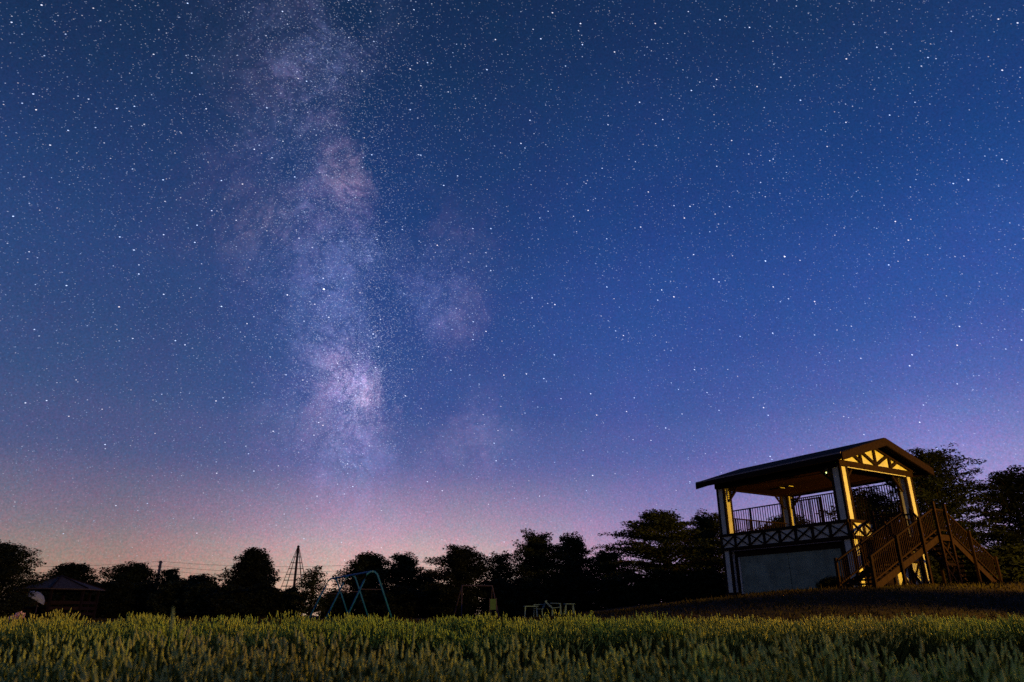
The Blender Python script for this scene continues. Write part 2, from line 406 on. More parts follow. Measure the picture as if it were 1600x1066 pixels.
# crossed balcony band on the long side
def band_side(p0, along, out, n, length):
    p0 = Vector(p0); al = Vector(along); ou = Vector(out)
    pn = length / n
    hb = ZBT - ZBB
    def slab(name, mat, a0, a1, o0, o1, z0, z1):
        q = [p0 + al * a0 + ou * o0, p0 + al * a1 + ou * o0, p0 + al * a1 + ou * o1, p0 + al * a0 + ou * o1]
        return MB().prism([(v.x, v.y, z0) for v in q], (0, 0, z1 - z0)).build(name, M[mat], pav)
    slab('bottom_rail', 'timber', -.04, length, -.06, .075, ZBB - .02, ZBB + .11)
    slab('top_rail', 'timber', -.04, length, -.06, .075, ZBT - .10, ZBT + .02)
    for i in range(n):
        pl = slab('balcony_panel', 'plaster', i * pn + .05, (i + 1) * pn - .05, -.03, .02, ZBB + .11, ZBT - .10)
        a = p0 + al * (i * pn + .05) + ou * .04; b = p0 + al * ((i + 1) * pn - .05) + ou * .04
        za, zb = ZBB + .13, ZBT - .12
        MB().beam((a.x, a.y, za), (b.x, b.y, zb), .035, .125, ou).build('brace', M['timber'], pl)
        a2, b2 = a + ou * .012, b + ou * .012
        MB().beam((a2.x, a2.y, zb), (b2.x, b2.y, za), .035, .125, ou).build('brace', M['timber'], pl)
    for i in range(n + 1):
        slab('band_post', 'timber', i * pn - .065, i * pn + .065, -.05, .06, ZBB + .11, ZBT - .10)
band_side((0, .05, 0), (0, 1, 0), (-1, 0, 0), 8, PL - .1)
band_side((.05, 0, 0), (1, 0, 0), (0, -1, 0), 2, 1.62)
# upper beams
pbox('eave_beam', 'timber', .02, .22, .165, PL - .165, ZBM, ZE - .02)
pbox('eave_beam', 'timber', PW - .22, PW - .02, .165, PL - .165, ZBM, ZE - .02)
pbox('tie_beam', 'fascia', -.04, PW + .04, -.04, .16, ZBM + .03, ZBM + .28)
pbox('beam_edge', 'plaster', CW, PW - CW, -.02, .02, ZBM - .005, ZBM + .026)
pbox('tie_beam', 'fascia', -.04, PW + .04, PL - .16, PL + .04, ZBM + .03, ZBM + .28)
nb_ = 16
for i in range(nb_):
    x0 = .24 + i * (PW - .48) / nb_
    pbox('ceiling_board', 'ceiling', x0, x0 + (PW - .48) / nb_ - .012, .17, PL - .17, ZBM + .06, ZBM + .09)
# tube lights on the ceiling
for yy in (4.4, 4.9):
    t = pbox('ceiling_light', 'plaster', 2.3, 2.62, yy, yy + .05, ZBM + .02, ZBM + .055)
# roof
EE, GE, BO = .679, .588, .603
half = PW / 2 + EE
sl = (ZR - ZE) / half
for sgn in (-1, 1):
    xe = PW / 2 + sgn * half
    th = .13
    prof = [(PW / 2, -GE, ZR), (xe, -GE, ZE), (xe, -GE, ZE - th), (PW / 2, -GE, ZR - th)]
    rf = MB().prism(prof, (0, PL + GE + BO, 0)).build('roof_slope', M['roof'], pav)
    MB().box(min(xe, xe + sgn * .03), max(xe, xe + sgn * .03), -GE - .02, PL + BO + .02, ZE - .045, ZE + .012).build('gutter', M['gutter'], rf)
    pbox('eave_fascia', 'timber', min(xe - sgn * .002, xe - sgn * .06), max(xe - sgn * .002, xe - sgn * .06), -GE + .05, PL + BO - .05, ZE - .27, ZE - th - .002)
    for (yf, d) in ((-GE, -.07), (PL + BO, .07)):
        pr = [(PW / 2, yf, ZR - .02), (xe, yf, ZE - .02), (xe, yf, ZE - .34), (PW / 2, yf, ZR - .36)]
        MB().prism(pr, (0, d, 0)).build('rake_board', M['fascia'], pav)
    # soffit under the overhangs
    x_in = PW / 2 + sgn * (PW / 2 - .02)
    pr = [(PW / 2, -GE + .01, ZR - th - .004), (xe - sgn * .07, -GE + .01, ZE - th - .004 + sl * .07), (xe - sgn * .07, -GE + .01, ZE - th - .03 + sl * .07), (PW / 2, -GE + .01, ZR - th - .03)]
    MB().prism(pr, (0, PL + GE + BO - .02, 0)).build('soffit', M['fascia'], pav)
# gable trusses with white infill
for yt, d in ((0.02, 1), (PL - .10, -1)):
    zb = ZBM + .282
    rz = lambda x: ZR - .17 - sl * abs(x - PW / 2)
    xl = PW / 2 - (ZR - .17 - zb) / sl; xr = PW - xl
    gp = MB().prism([(xl, yt + .03, zb), (xr, yt + .03, zb), (PW / 2, yt + .03, ZR - .17)], (0, .05, 0)).build('gable_panel', M['plaster'], pav)
    y1 = yt - .012
    for (xa, za, xb, zb2) in [(PW / 2, zb, PW / 2, rz(PW / 2) - .1), (PW / 2, zb + .03, PW / 2 - 1.05, rz(PW / 2 - 1.05) - .05), (PW / 2, zb + .03, PW / 2 + 1.05, rz(PW / 2 + 1.05) - .05),
                              (PW / 2 - 1.05, zb, PW / 2 - 1.05, rz(PW / 2 - 1.05) - .03), (PW / 2 + 1.05, zb, PW / 2 + 1.05, rz(PW / 2 + 1.05) - .03),
                              (PW / 2 - 1.05, zb + .03, PW / 2 - 1.75, rz(PW / 2 - 1.75)), (PW / 2 + 1.05, zb + .03, PW / 2 + 1.75, rz(PW / 2 + 1.75))]:
        MB().beam((xa, y1, za), (xb, y1, zb2), .12, .09, (0, 1, 0)).build('strut', M['timber'], gp)
        y1 -= .004
    for sgn in (-1, 1):
        MB().beam((PW / 2, yt - .02, ZR - .26), (PW / 2 + sgn * (PW / 2 + .1), yt - .02, ZR - .26 - sl * (PW / 2 + .1)), .10, .17, (0, 0, 1)).build('rafter', M['fascia'], gp)
# corner lattice brackets
def bracket(x, y, ax, size=.62):
    a = Vector((x, y, ZBM)); ax = Vector(ax)
    br = MB().beam(a + ax * size, a - Vector((0, 0, size)), .07, .07, (0, 0, 1)).build('bracket', M['timber'], pav)
    lt = MB()
    n = 6
    for i in range(1, n):
        t = size * i / n
        lt.beam(a + ax * t - Vector((0, 0, .0)), a + ax * t - Vector((0, 0, size - t)), .018, .03)
        lt.beam(a - Vector((0, 0, t)), a - Vector((0, 0, t)) + ax * (size - t), .018, .03)
    lt.build('lattice', M['fascia'], br)
for (x, y) in cols:
    xc, yc = x + CW / 2, y + CW / 2
    fx = CW / 2 if x == 0 else -CW / 2
    fy = CW / 2 if y == 0 else -CW / 2
    bracket(xc, yc + fy, (0, 1 if y == 0 else -1, 0))
    bracket(xc + fx, yc, (1 if x == 0 else -1, 0, 0))
# guard rail at the far gable and at the open part of the near gable
def guard(pa, pb, ztop, zbot, step, name='guard'):
    pa, pb = Vector(pa), Vector(pb)
    tr = MB().beam((pa.x, pa.y, ztop), (pb.x, pb.y, ztop), .07, .05).build('guard_rail', M['timber'], pav)
    MB().beam((pa.x, pa.y, zbot), (pb.x, pb.y, zbot), .06, .05).build('guard_rail', M['timber'], pav)
    n = int((pb - pa).length / step); me = None
    for i in range(1, n):
        p = pa.lerp(pb, i / n)
        if me is None:
            o = MB().box(-.018, .018, -.018, .018, zbot + .02, ztop - .02).build('baluster', M['timber'], pav); me = o.data
        else:
            o = bpy.data.objects.new('baluster', me); col.objects.link(o); o.parent = pav
        o.location = (p.x, p.y, 0)
guard((CW, PL - .22, 0), (PW - CW, PL - .22, 0), zz(4.45), zz(3.25), .14)
guard((2.45, .2, 0), (PW - CW, .2, 0), zz(3.95), zz(3.1), .14)
guard((PW - .22, CW, 0), (PW - .22, PL - CW, 0), zz(5.66), zz(3.25), .125)
# crossed white panel low on the near gable
xp = pbox('cross_panel', 'plaster', 3.0, 4.62, .22, .30, .05, 1.15)
for (a, b) in ((3.0, 3.78), (3.84, 4.62)):
    MB().beam((a, .20, .05), (b, .20, 1.15), .04, .10, (0, 1, 0)).build('brace', M['timber'], xp)
    MB().beam((a, .185, 1.15), (b, .185, .05), .04, .10, (0, 1, 0)).build('brace', M['timber'], xp)
pbox('panel_frame', 'timber', 3.78, 3.84, .17, .30, 0, 1.2, parent=xp)
pbox('panel_frame', 'timber', 2.95, 4.66, .17, .30, 1.151, 1.25, parent=xp)
# small lit wall lamp on the near column
wl = tag(empty('wall_lamp', pav.matrix_basis @ Vector((-.02, .62, ZBM - .16))), 'small lit security lamp under the eave beside the white corner column', 'lamp')
wl.rotation_euler = (0, 0, TH)
MB().box(-.05, .06, -.06, .06, .0, .16).build('lamp_housing', M['black'], wl)
MB().tube([(-.06, 0, -.015), (-.06, 0, .005), (-.06, 0, -.05)], [.015, .03, .012], 10).build('bulb', emitter('wall_bulb', (.72, 1, .40), 2), wl)

# tall bar fence behind the pavilion
fb = Matrix.Translation((13.676, 29, 0)) @ Matrix.Rotation(TH, 4, 'Z')
fa_, fb_ = fb @ Vector((PW + .5, 5.2, 0)), fb @ Vector((PW + .5, PL + 5.2, 0))
bf = tag(empty('walkway_railing', (fa_.x, fa_.y, H(fa_.x, fa_.y))), 'raised dark bar railing standing on posts behind the pavilion', 'railing')
dv = fb_ - fa_; ln = dv.length; du = dv.normalized()
zt = 5.67 + CZ - bf.location.z
MB().beam((0, 0, zt), du * ln + Vector((0, 0, zt)), .07, .06).build('top_rail', M['black'], bf)
MB().beam((0, 0, zt - 1.25), du * ln + Vector((0, 0, zt - 1.25)), .07, .06).build('bottom_rail', M['black'], bf)
MB().beam(Vector((0, 0, zt - 1.38)) , du * ln + Vector((0, 0, zt - 1.38)), .9, .08).build('walkway_deck', M['brown'], bf)
me = None
for i in range(int(ln / .17) + 1):
    if me is None:
        o = MB().box(-.016, .016, -.016, .016, zt - 1.25, zt - .02).build('bar', M['black'], bf); me = o.data
    else:
        o = bpy.data.objects.new('bar', me); col.objects.link(o); o.parent = bf
    o.location = du * (i * .17)
for i in range(4):
    o = MB().box(-.05, .05, -.05, .05, -.6, zt + .03).build('post', M['black'], bf); o.location = du * (ln * i / 3)

# ------------------------------------------------------------------ outdoor staircase
st = tag(empty('staircase', (13.676, 29, G + CZ), TH), 'brown timber staircase with two flights and barred handrails in front of the pavilion gable', 'staircase')
ZD = zz(2.9)
YN, YF = -2.6, -1.4                    # near and far side of the flights (outside the gable)
XA, X3, X4, XB = -3.15, 1.45, 2.20, 5.15
zA = zz(.88); zB = zz(1.15)
balm = MB().box(-.0135, .0135, -.0135, .0135, 0, .78).build('baluster', M['stair'], st); bal_me = balm.data
first = [True]
def bal(x, y, z):
    if first[0]: o = balm; first[0] = False
    else: o = bpy.data.objects.new('baluster', bal_me); col.objects.link(o); o.parent = st
    o.location = (x, y, z)
def flight(x0, z0, x1, z1, nstep):
    sgn = 1 if z1 > z0 else -1
    for y in (YN, YF):
        MB().beam((x0, y, z0 - .02), (x1, y, z1 - .15), .06, .22).build('stringer', M['timber'], st)
        MB().beam((x0, y, z0 + .98), (x1, y, z1 + .95), .07, .06).build('handrail', M['stair'], st)
        MB().beam((x0, y, z0 + .20), (x1, y, z1 + .17), .05, .05).build('lower_rail', M['stair'], st)
        n = int(abs(x1 - x0) / .115)
        for i in range(1, n):
            t = i / n
            bal(x0 + (x1 - x0) * t, y, z0 + .19 + (z1 - z0) * t)
    for i in range(1, nstep):
        t = i / nstep; x = x0 + (x1 - x0) * t; z = z0 + (z1 - z0) * t
        MB().box(x - .17, x + .17, YN + .035, YF - .035, z - .03, z + .02).build('tread', M['stair'], st)
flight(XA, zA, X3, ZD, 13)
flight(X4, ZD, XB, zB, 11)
def post(x, y, z0, z1, w=.09): MB().box(x - w / 2, x + w / 2, y - w / 2, y + w / 2, z0, z1).build('post', M['stair'], st)
for y, dy in ((YN - .08, 0), (YF + .08, 0)):
    for t in (0, .38, .74):
        x = XA + (X3 - XA) * t; z = zA + (ZD - zA) * t
        post(x, y, -.5, z + 1.06)
    post(X3, y, -.4, ZD + 1.22); post(X4, y, -.4, ZD + 1.18)
    for t in (.47, 1.0):
        x = X4 + (XB - X4) * t; z = ZD + (zB - ZD) * t
        post(x, y, -.3, z + 1.08)
pl_ = MB().box(X3, X4, YN, -.07, ZD - .06, ZD).build('landing', M['stair'], st)
MB().box(X3, X4, YN - .05, YN - .002, ZD - .22, ZD - .005).build('landing_beam', M['stair'], st)
MB().beam((X3, YN, ZD + .95), (X4, YN, ZD + .95), .07, .06).build('handrail', M['stair'], st)
MB().beam((X3, YN, ZD + .17), (X4, YN, ZD + .17), .05, .05).build('lower_rail', M['stair'], st)
for i in range(1, 7): bal(X3 + (X4 - X3) * i / 7, YN, ZD + .17)
for x in (X3, X4):
    MB().beam((x, YF, ZD + .95), (x, -.1, ZD + .95), .07, .06).build('handrail', M['stair'], st)
    MB().beam((x, YF, ZD + .17), (x, -.1, ZD + .17), .05, .05).build('lower_rail', M['stair'], st)
    for i in range(1, 11): bal(x, YF + (-.1 - YF) * i / 11, ZD + .17)
    post(x, -.12, ZD - .2, ZD + 1.15)
for (za, zb) in ((ZD - .25, ZD - 1.05), (ZD - 1.12, .0)):
    y = YN - .05
    MB().beam((X3, y, za), (X4, y, zb), .05, .06).build('cross_brace', M['stair'], st)
    MB().beam((X3, y + .06, zb), (X4, y + .06, za), .05, .06).build('cross_brace', M['stair'], st)
MB().beam((X3, YN - .06, ZD - 1.09), (X4, YN - .06, ZD - 1.09), .05, .08).build('tie_bar', M['stair'], st)

# ------------------------------------------------------------------ trees
def leaves(P, size, flat, rg):
    """rhombus leaves at points P"""
    n = len(P)
    a = rg.uniform(0, 2 * math.pi, n); tilt = rg.normal(0, flat, n)
    d = np.stack([np.cos(a) * np.cos(tilt), np.sin(a) * np.cos(tilt), np.sin(tilt)], 1)
    e = np.cross(d, rg.normal(0, .45, (n, 3)) + np.array([0, 0, 1.])); e /= np.linalg.norm(e, axis=1)[:, None] + 1e-9
    s = size * rg.uniform(.6, 1.35, n)[:, None]
    V = np.stack([P - d * s * .5, P + e * s * .27 + d * s * .05, P + d * s * .5, P - e * s * .27 + d * s * .05], 1)
    return V.reshape(-1, 3)
PROF = {'round': lambda t: np.sqrt(np.clip(1 - (2 * (t * .88 + .06) - 1) ** 2, .0, 1)) ** .9,
        'cone': lambda t: .18 + .9 * (1 - t) ** .75,
        'egg': lambda t: np.sqrt(np.clip(1 - ((t - .42) / .62) ** 2, .04, 1)),
        'tier': lambda t: np.clip(.55 + .5 * np.sin(math.pi * (t * .8 + .1)), .1, 1) * np.where(t > .62, .42 + (1 - t) * 1.5, 1)}
def tree(name, label, uL, uR, vT, Y, prof='egg', dens=1.0, leaf=.20, low=.18, group='trees round the lawn', cat='tree', mat='leaf', seed=0, trunk=True, nl=None, flatness=.3, radius=None):
    rg = np.random.default_rng(seed + 100)
    uc = (uL + uR) / 2
    top = at(uc, vT, Y); x = at(uc, 920, Y).x
    zb = H(x, Y); Hh = top.z - zb; Rr = radius or (uR - uL) / 2 / FPX * Y * 1.06
    root = tag(empty(name, (x, Y, zb)), label, cat, group)
    n = nl or int(34 + 5 * Rr * Hh)
    wood = MB()
    bend = rg.normal(0, .04 * Hh, 2)
    tp = lambda t: np.array([bend[0] * math.sin(t * 2.4), bend[1] * math.sin(t * 2.0), Hh * t])
    ts = np.linspace(0, .93, 7)
    r0 = .035 * Hh * .8 + .03
    wood.tube([tp(t) - np.array([0, 0, .25 if t == 0 else 0]) for t in ts], [r0 * (1 - .85 * t) for t in ts], 7)
    P = []
    f = PROF[prof]
    ph = rg.uniform(0, 6.28, 6)
    lev = None
    if prof == 'tier':
        lev = np.sort(rg.uniform(0, 1, max(6, int(Hh * 1.7))) * .12 + np.linspace(.02, .9, max(6, int(Hh * 1.7))))
    for i in range(n):
        t = (i + rg.uniform(0, 1)) / n
        if lev is not None: t = float(np.clip(lev[np.argmin(np.abs(lev - t))] + rg.normal(0, .012), .01, .995))
        h = low + (1 - low) * t
        a = i * 2.39996 + rg.normal(0, .25)
        lobe = 1 if prof == 'round' else 1 + .22 * math.sin(3 * a + ph[0] + 5 * t) + .16 * math.sin(5 * a + ph[1] - 9 * t) + .10 * math.sin(17 * t + ph[2])
        ln = Rr * float(f(np.float64(t))) * rg.uniform(.62, 1.08) * (.55 + .45 * lobe)
        st_ = tp(max(0.05, min(.92, h - .10 - .06 * rg.uniform())))
        up = rg.uniform(-.05, .06) * Hh if lev is None else rg.normal(0, .008) * Hh
        end = np.array([math.cos(a) * ln, math.sin(a) * ln, Hh * h * .96 + up])
        if t > .9: end[:2] *= rg.uniform(.5, 1.0); end[2] += rg.uniform(0, .05) * Hh
        mid = (st_ + end) / 2 + np.array([0, 0, .10 * ln])
        if ln > .25: wood.tube([st_, mid, end], [.012 * ln + .012, .008 * ln + .008, .004], 4)
        for s_ in np.linspace(.22, 1.0, 8):
            c = (1 - s_) ** 2 * st_ + 2 * s_ * (1 - s_) * mid + s_ ** 2 * end
            w = (.13 + .10 * Rr) * (1.2 - .62 * s_)
            c = c + rg.normal(0, .4 * w, 3) * np.array([1, 1, .4])
            m = int(30 * dens * (.6 + .5 * rg.uniform()) * (1.15 - .4 * s_))
            q = rg.normal(0, 1, (m, 3)); q /= np.maximum(1, np.linalg.norm(q, axis=1) / 1.7)[:, None]
            P.append(c + q * np.array([w, w, w * flatness]))
    # loose leading shoots that break the outline
    for k in range(int((5 + 2.2 * Rr) * (3 if uL > 1400 else 1))):
        a = rg.uniform(0, 6.28); r_ = Rr * rg.uniform(.1, .85); t = 1 - .55 * (r_ / Rr) ** 1.6
        b0 = np.array([math.cos(a) * r_ * .8, math.sin(a) * r_ * .8, Hh * t * .84]); sl_ = Hh * rg.uniform(.06, .17 if uL > 1400 else .14)
        b1 = b0 + np.array([math.cos(a) * sl_ * .6, math.sin(a) * sl_ * .6, sl_])
        wood.tube([b0, b1], [.012, .004], 4)
        for s_ in (.2, .45, .7, .95):
            m = int(9 * min(dens, 1.3)); q = rg.normal(0, 1, (m, 3)); q /= np.maximum(1, np.linalg.norm(q, axis=1) / 1.5)[:, None]
            P.append(b0 + (b1 - b0) * s_ + q * (.14 - .07 * s_) * (1 + .15 * Rr))
    P = np.concatenate(P); P = P[P[:, 2] > .02]
    V = leaves(P, leaf, .35, rg)
    raw('crown', V, np.arange(len(V)).reshape(-1, 4), M[mat], root)
    wood.build('trunk', M['bark'], root)
    return root
TREES = [
    ('broadleaf_tree', 'dense rounded dark tree crowding the left side of the gazebo', -60, 50, 847, 36, 'round', 2.2, .15, -.05, 'leaf2'),
    ('broadleaf_tree', 'spreading tree rising behind the gazebo roof', 72, 148, 880, 58, 'egg', 1.0, .26, .15, 'leaf'),
    ('broadleaf_tree', 'loose bushy tree between the gazebo and the power pole', 158, 240, 880, 62, 'egg', 1.0, .26, .1, 'leaf'),
    ('broadleaf_tree', 'thin feathery tree just right of the power pole', 244, 280, 888, 62, 'egg', .6, .24, .15, 'leaf'),
    ('broadleaf_tree', 'low spreading tree joining the tall cone shaped tree to the power pole', 268, 352, 901, 64, 'egg', 1.1, .28, .05, 'leaf'),
    ('broadleaf_tree', 'tall broad cone shaped tree beside the rope climbing tower', 338, 446, 861, 54, 'cone', 1.5, .24, .05, 'leaf2'),
    ('broadleaf_tree', 'small airy sapling between the rope tower and the blue swing frame', 462, 510, 888, 50, 'egg', .38, .20, .1, 'leaf'),
    ('broadleaf_tree', 'broad tree rising behind the blue swing frame', 534, 612, 865, 58, 'egg', 1.1, .25, .2, 'leaf'),
    ('broadleaf_tree', 'pointed tree behind the right leg of the blue swing frame', 594, 654, 866, 60, 'egg', 1.1, .25, .1, 'leaf'),
    ('broadleaf_tree', 'short loose tree in the dip between two larger trees under the wires', 640, 690, 895, 60, 'egg', .7, .24, .1, 'leaf'),
    ('broadleaf_tree', 'dense round tree standing behind the grey bar frame', 672, 768, 855, 50, 'round', 1.8, .2, .03, 'leaf2'),
    ('broadleaf_tree', 'sparse leaning tree on the shoulder of the dense round one', 752, 812, 864, 56, 'egg', .6, .24, .12, 'leaf'),
    ('broadleaf_tree', 'tall open crowned tree behind the white table', 800, 888, 835, 54, 'egg', 1.15, .24, .1, 'leaf'),
    ('broadleaf_tree', 'tall tree leaning against its open crowned neighbour behind the white reclining chair', 862, 924, 837, 57, 'egg', 1.1, .25, .1, 'leaf2'),
    ('broadleaf_tree', 'lower ragged tree in front of the wide layered tree', 912, 990, 862, 54, 'egg', .8, .25, .1, 'leaf'),
    ('broadleaf_tree', 'wide layered tree with level branches beside the pavilion', 950, 1122, 799, 45, 'tier', 1.15, .21, .12, 'leaf'),
    ('broadleaf_tree', 'tree between the layered one and the white corner column of the pavilion', 1070, 1165, 803, 47, 'egg', 1.3, .21, .03, 'leaf'),
    ('broadleaf_tree', 'leafy tree seen through the open deck of the pavilion', 1160, 1330, 806, 47, 'tier', 1.2, .21, .05, 'leaf'),
    ('broadleaf_tree', 'tree filling the open gable behind the deck', 1320, 1448, 764, 46, 'egg', 1.2, .21, .03, 'leaf'),
    ('broadleaf_tree', 'tallest layered tree rising behind the staircase landing', 1420, 1578, 700, 42, 'egg', 1.2, .21, .12, 'leaf'),
    ('broadleaf_tree', 'layered tree beyond the foot of the right flight of stairs', 1562, 1700, 733, 40, 'egg', 1.2, .21, .08, 'leaf'),
]
for i, (nm, lb, uL, uR, vT, Y, pf, dn, lf, lo, mt) in enumerate(TREES):
    tree(nm, lb, uL - 5, uR + 5, vT, Y, pf, dn * 1.45, lf * .78, lo, mat=mt, seed=i, flatness=.2 if pf == 'tier' else (.24 if uL > 1400 else .5))
SH = [(30, 80, 918, 48), (70, 120, 922, 49), (110, 160, 918, 50), (150, 205, 914, 50), (196, 252, 918, 52), (240, 300, 914, 50), (292, 346, 920, 49), (330, 392, 922, 48), (384, 440, 918, 50), (428, 476, 926, 52),
      (502, 548, 930, 56), (540, 580, 934, 57), (566, 612, 926, 54), (600, 660, 922, 52), (650, 706, 922, 54), (752, 806, 914, 50), (790, 846, 908, 50), (838, 896, 906, 52), (884, 942, 908, 50),
      (930, 990, 914, 48), (978, 1040, 914, 44), (1030, 1090, 908, 43), (1080, 1135, 900, 42), (1480, 1560, 868, 38), (1540, 1640, 862, 36), (1590, 1700, 880, 33), (1430, 1500, 880, 38)]
def near_what(u):
    for lim, w in ((90, 'behind the left half of the gazebo'), (135, 'behind the right half of the gazebo'), (200, 'just past the gazebo'), (262, 'at the foot of the power pole'), (322, 'under the low spreading tree'),
                   (400, 'under the cone shaped tree'), (450, 'between the cone shaped tree and rope tower'), (480, 'at the foot of the rope tower'), (535, 'by the far legs of the blue swing frame'), (575, 'behind the middle of the blue swing frame'),
                   (600, 'behind the near legs of the blue swing frame'), (640, 'just past the blue swing frame'), (690, 'before the grey play frame'), (790, 'just past the grey play frame'), (825, 'behind the white table'),
                   (875, 'behind the reclining white chair'), (925, 'behind the smaller white table'), (965, 'under the ragged tree'), (1015, 'under the open side of the layered tree'), (1065, 'under the middle of the layered tree'), (1115, 'beside the pavilion wall'),
                   (1480, 'behind the stair landing'), (1540, 'behind the right flight of stairs'), (1610, 'past the foot of the right flight of stairs')):
        if u < lim: return w
    return 'beyond the stairs at the end of the mound'
for i, (a, b, v, Y) in enumerate(SH):
    tree('shrub', 'low dark shrub in the hedge line ' + near_what((a + b) / 2), a - 5, b + 5, v - 6, Y, 'egg', 1.5, .18, -.08, group='shrubs under the trees', cat='shrub', mat='leaf2', seed=60 + i, nl=46, flatness=.5)
tree('shrub', 'small rounded bush against the pale wall beside the stair foot', 1283, 1328, 908, 27.6, 'round', 1.3, .09, -.08, group=None, cat='shrub', mat='leaf2', seed=99, nl=40, flatness=.6)

# ------------------------------------------------------------------ gazebo, parasol, flowers (left)
GY = 43
gx = at(90, 930, GY).x
gz = H(gx, GY)
gaz = tag(empty('gazebo', (gx, GY, gz)), 'dark open gazebo with a low grey many sided roof at the field edge', 'gazebo')
ga = at(90, 900, GY).z - gz; ge = at(90, 921, GY).z - gz; gr = 57 / FPX * GY * 1.06
K = 8
for k in range(K):
    a0, a1 = 2 * math.pi * (k + .5) / K, 2 * math.pi * (k + 1.5) / K
    p0, p1 = Vector((math.cos(a0) * gr, math.sin(a0) * gr, ge)), Vector((math.cos(a1) * gr, math.sin(a1) * gr, ge))
    ap = Vector((0, 0, ga))
    MB().prism([p0, p1, ap], (0, 0, -.06)).build('roof_panel', M['slate'], gaz)
    MB().beam(p0 + Vector((0, 0, .03)), ap + Vector((0, 0, .02)), .07, .05).build('hip_rib', M['brown'], gaz)
    q0, q1 = p0 * .86, p1 * .86
    MB().box(-.06, .06, -.06, .06, 0, ge + .08).build('post', M['brown'], gaz).location = (q0.x, q0.y, 0)
    MB().beam((q0.x, q0.y, ge - .02), (q1.x, q1.y, ge - .02), .08, .14).build('ring_beam', M['brown'], gaz)
    if k not in (5,):
        for z in (.25, .55, .85):
            MB().beam((q0.x, q0.y, z), (q1.x, q1.y, z), .03, .16).build('slat', M['brown'], gaz)
pu = at(62, 930, 40.2); pz = H(pu.x, 40.2)
par = tag(empty('parasol', (pu.x, 40.2, pz)), 'small tilted pale parasol standing under the gazebo eave', 'parasol')
pt = at(61, 926, 40.2).z - pz
tl = Matrix.Translation((0, 0, pt)) @ Matrix.Rotation(R(28), 4, 'Y') @ Matrix.Rotation(R(-12), 4, 'X')
for k in range(8):
    a0, a1 = 2 * math.pi * k / 8, 2 * math.pi * (k + 1) / 8
    rows = []
    for (r_, z_) in ((.03, 0), (.28, -.06), (.47, -.2), (.56, -.38)):
        rows.append([tl @ Vector((math.cos(a) * r_, math.sin(a) * r_, z_)) for a in (a0, (a0 + a1) / 2, a1)])
    vs = [v for r_ in rows for v in r_]; fs = []
    for i in range(3):
        for j in range(2):
            fs.append((i * 3 + j, i * 3 + j + 1, i * 3 + j + 4, i * 3 + j + 3))
    n = len(vs); dz = Vector((0, 0, -.012)); vs2 = vs + [v + dz for v in vs]
    MB().add(vs2, fs + [tuple(reversed([i + n for i in f])) for f in fs]).build('canopy_panel', M['canvas'], par)
MB().tube([(0, 0, 0), (0, 0, pt - .4), tl @ Vector((0, 0, .05))], [.022, .02, .012], 8).build('pole', M['grey'], par)
MB().tube([(0, 0, -.03), (0, 0, .06), (0, 0, .08)], [.22, .22, .05], 14).build('base', M['pole'], par)
for (u, v, r_) in ((20, 967, .075), (31, 962, .085)):
    Yf = 15.5; p = at(u, v, Yf); g0 = H(p.x, Yf)
    fl = tag(empty('hydrangea', (p.x, Yf, g0)), ('smaller' if u < 25 else 'larger') + ' pale pink flower head above the lavender beside the dense rounded tree', 'flower', 'pale flower heads')
    hh = p.z - g0
    MB().tube([(0, 0, -.05), (.02, 0, hh * .5), (0, 0, hh)], [.008, .007, .006], 6).build('stem', M['lav_stem'], fl)
    d = rng.normal(0, 1, (160, 3)); d /= np.linalg.norm(d, axis=1)[:, None]
    raw('bloom', leaves(d * r_ * np.array([1, 1, .8]) + np.array([0, 0, hh]), .045, .9, rng), np.arange(640).reshape(-1, 4), M['petal'], fl)
    d = rng.normal(0, .06, (40, 3)) + np.array([0, 0, hh * .65])
    raw('foliage', leaves(d, .12, .5, rng), np.arange(160).reshape(-1, 4), M['lav_leaf'], fl)

# ------------------------------------------------------------------ utility poles and wires
PYD = 112
pts = []
for u, lab in ((-150, 'utility pole standing beyond the gazebo tree'), (242, 'utility pole rising between two low trees and carrying the wires'), (640, 'utility pole behind the swing frame trees carrying the wires'), (1040, 'utility pole beyond the wide layered tree')):
    p = at(u, 930, PYD); x = p.x; g0 = H(x, PYD); top = at(u, 878 if u < 900 else 884, PYD).z - g0
    po = tag(empty('utility_pole', (x, PYD, g0)), lab, 'utility pole')
    MB().tube([(0, 0, -.5), (0, 0, top + .15)], [.24, .19], 8).build('pole', M['pole'], po)
    for k, z in enumerate((top - .1, top - .75, top - 1.3)):
        MB().box(-.1, .1, -.5, .5, z - .05, z + .05).build('crossarm', M['pole'], po)
        MB().tube([(0, -.42, z), (0, -.42, z + .16)], [.06, .05], 6).build('insulator', M['canvas'], po)
    pts.append([Vector((x, PYD - .42, g0 + z + .16)) for z in (top - .1, top - .75, top - 1.3)])
lvl = ('uppermost', 'middle', 'lowest')
for k in range(3):
    for j in range(3):
        a, b = pts[j][k], pts[j + 1][k]; line = []
        for i in range(17):
            t = i / 16; q = a.lerp(b, t); q.z -= (1.0 + .2 * k) * 4 * t * (1 - t) * .8; line.append(q)
        base_ = a.copy()
        o = MB().tube([q - base_ for q in line], .019, 4).build('power_wire', M['black']); o.location = base_
        tag(o, lvl[k] + ' thin power wire ' + ('from the gazebo side to the pole', 'between the pole and the swing frame trees', 'running on behind the round tree and layered tree')[j], 'wire', 'power wires')

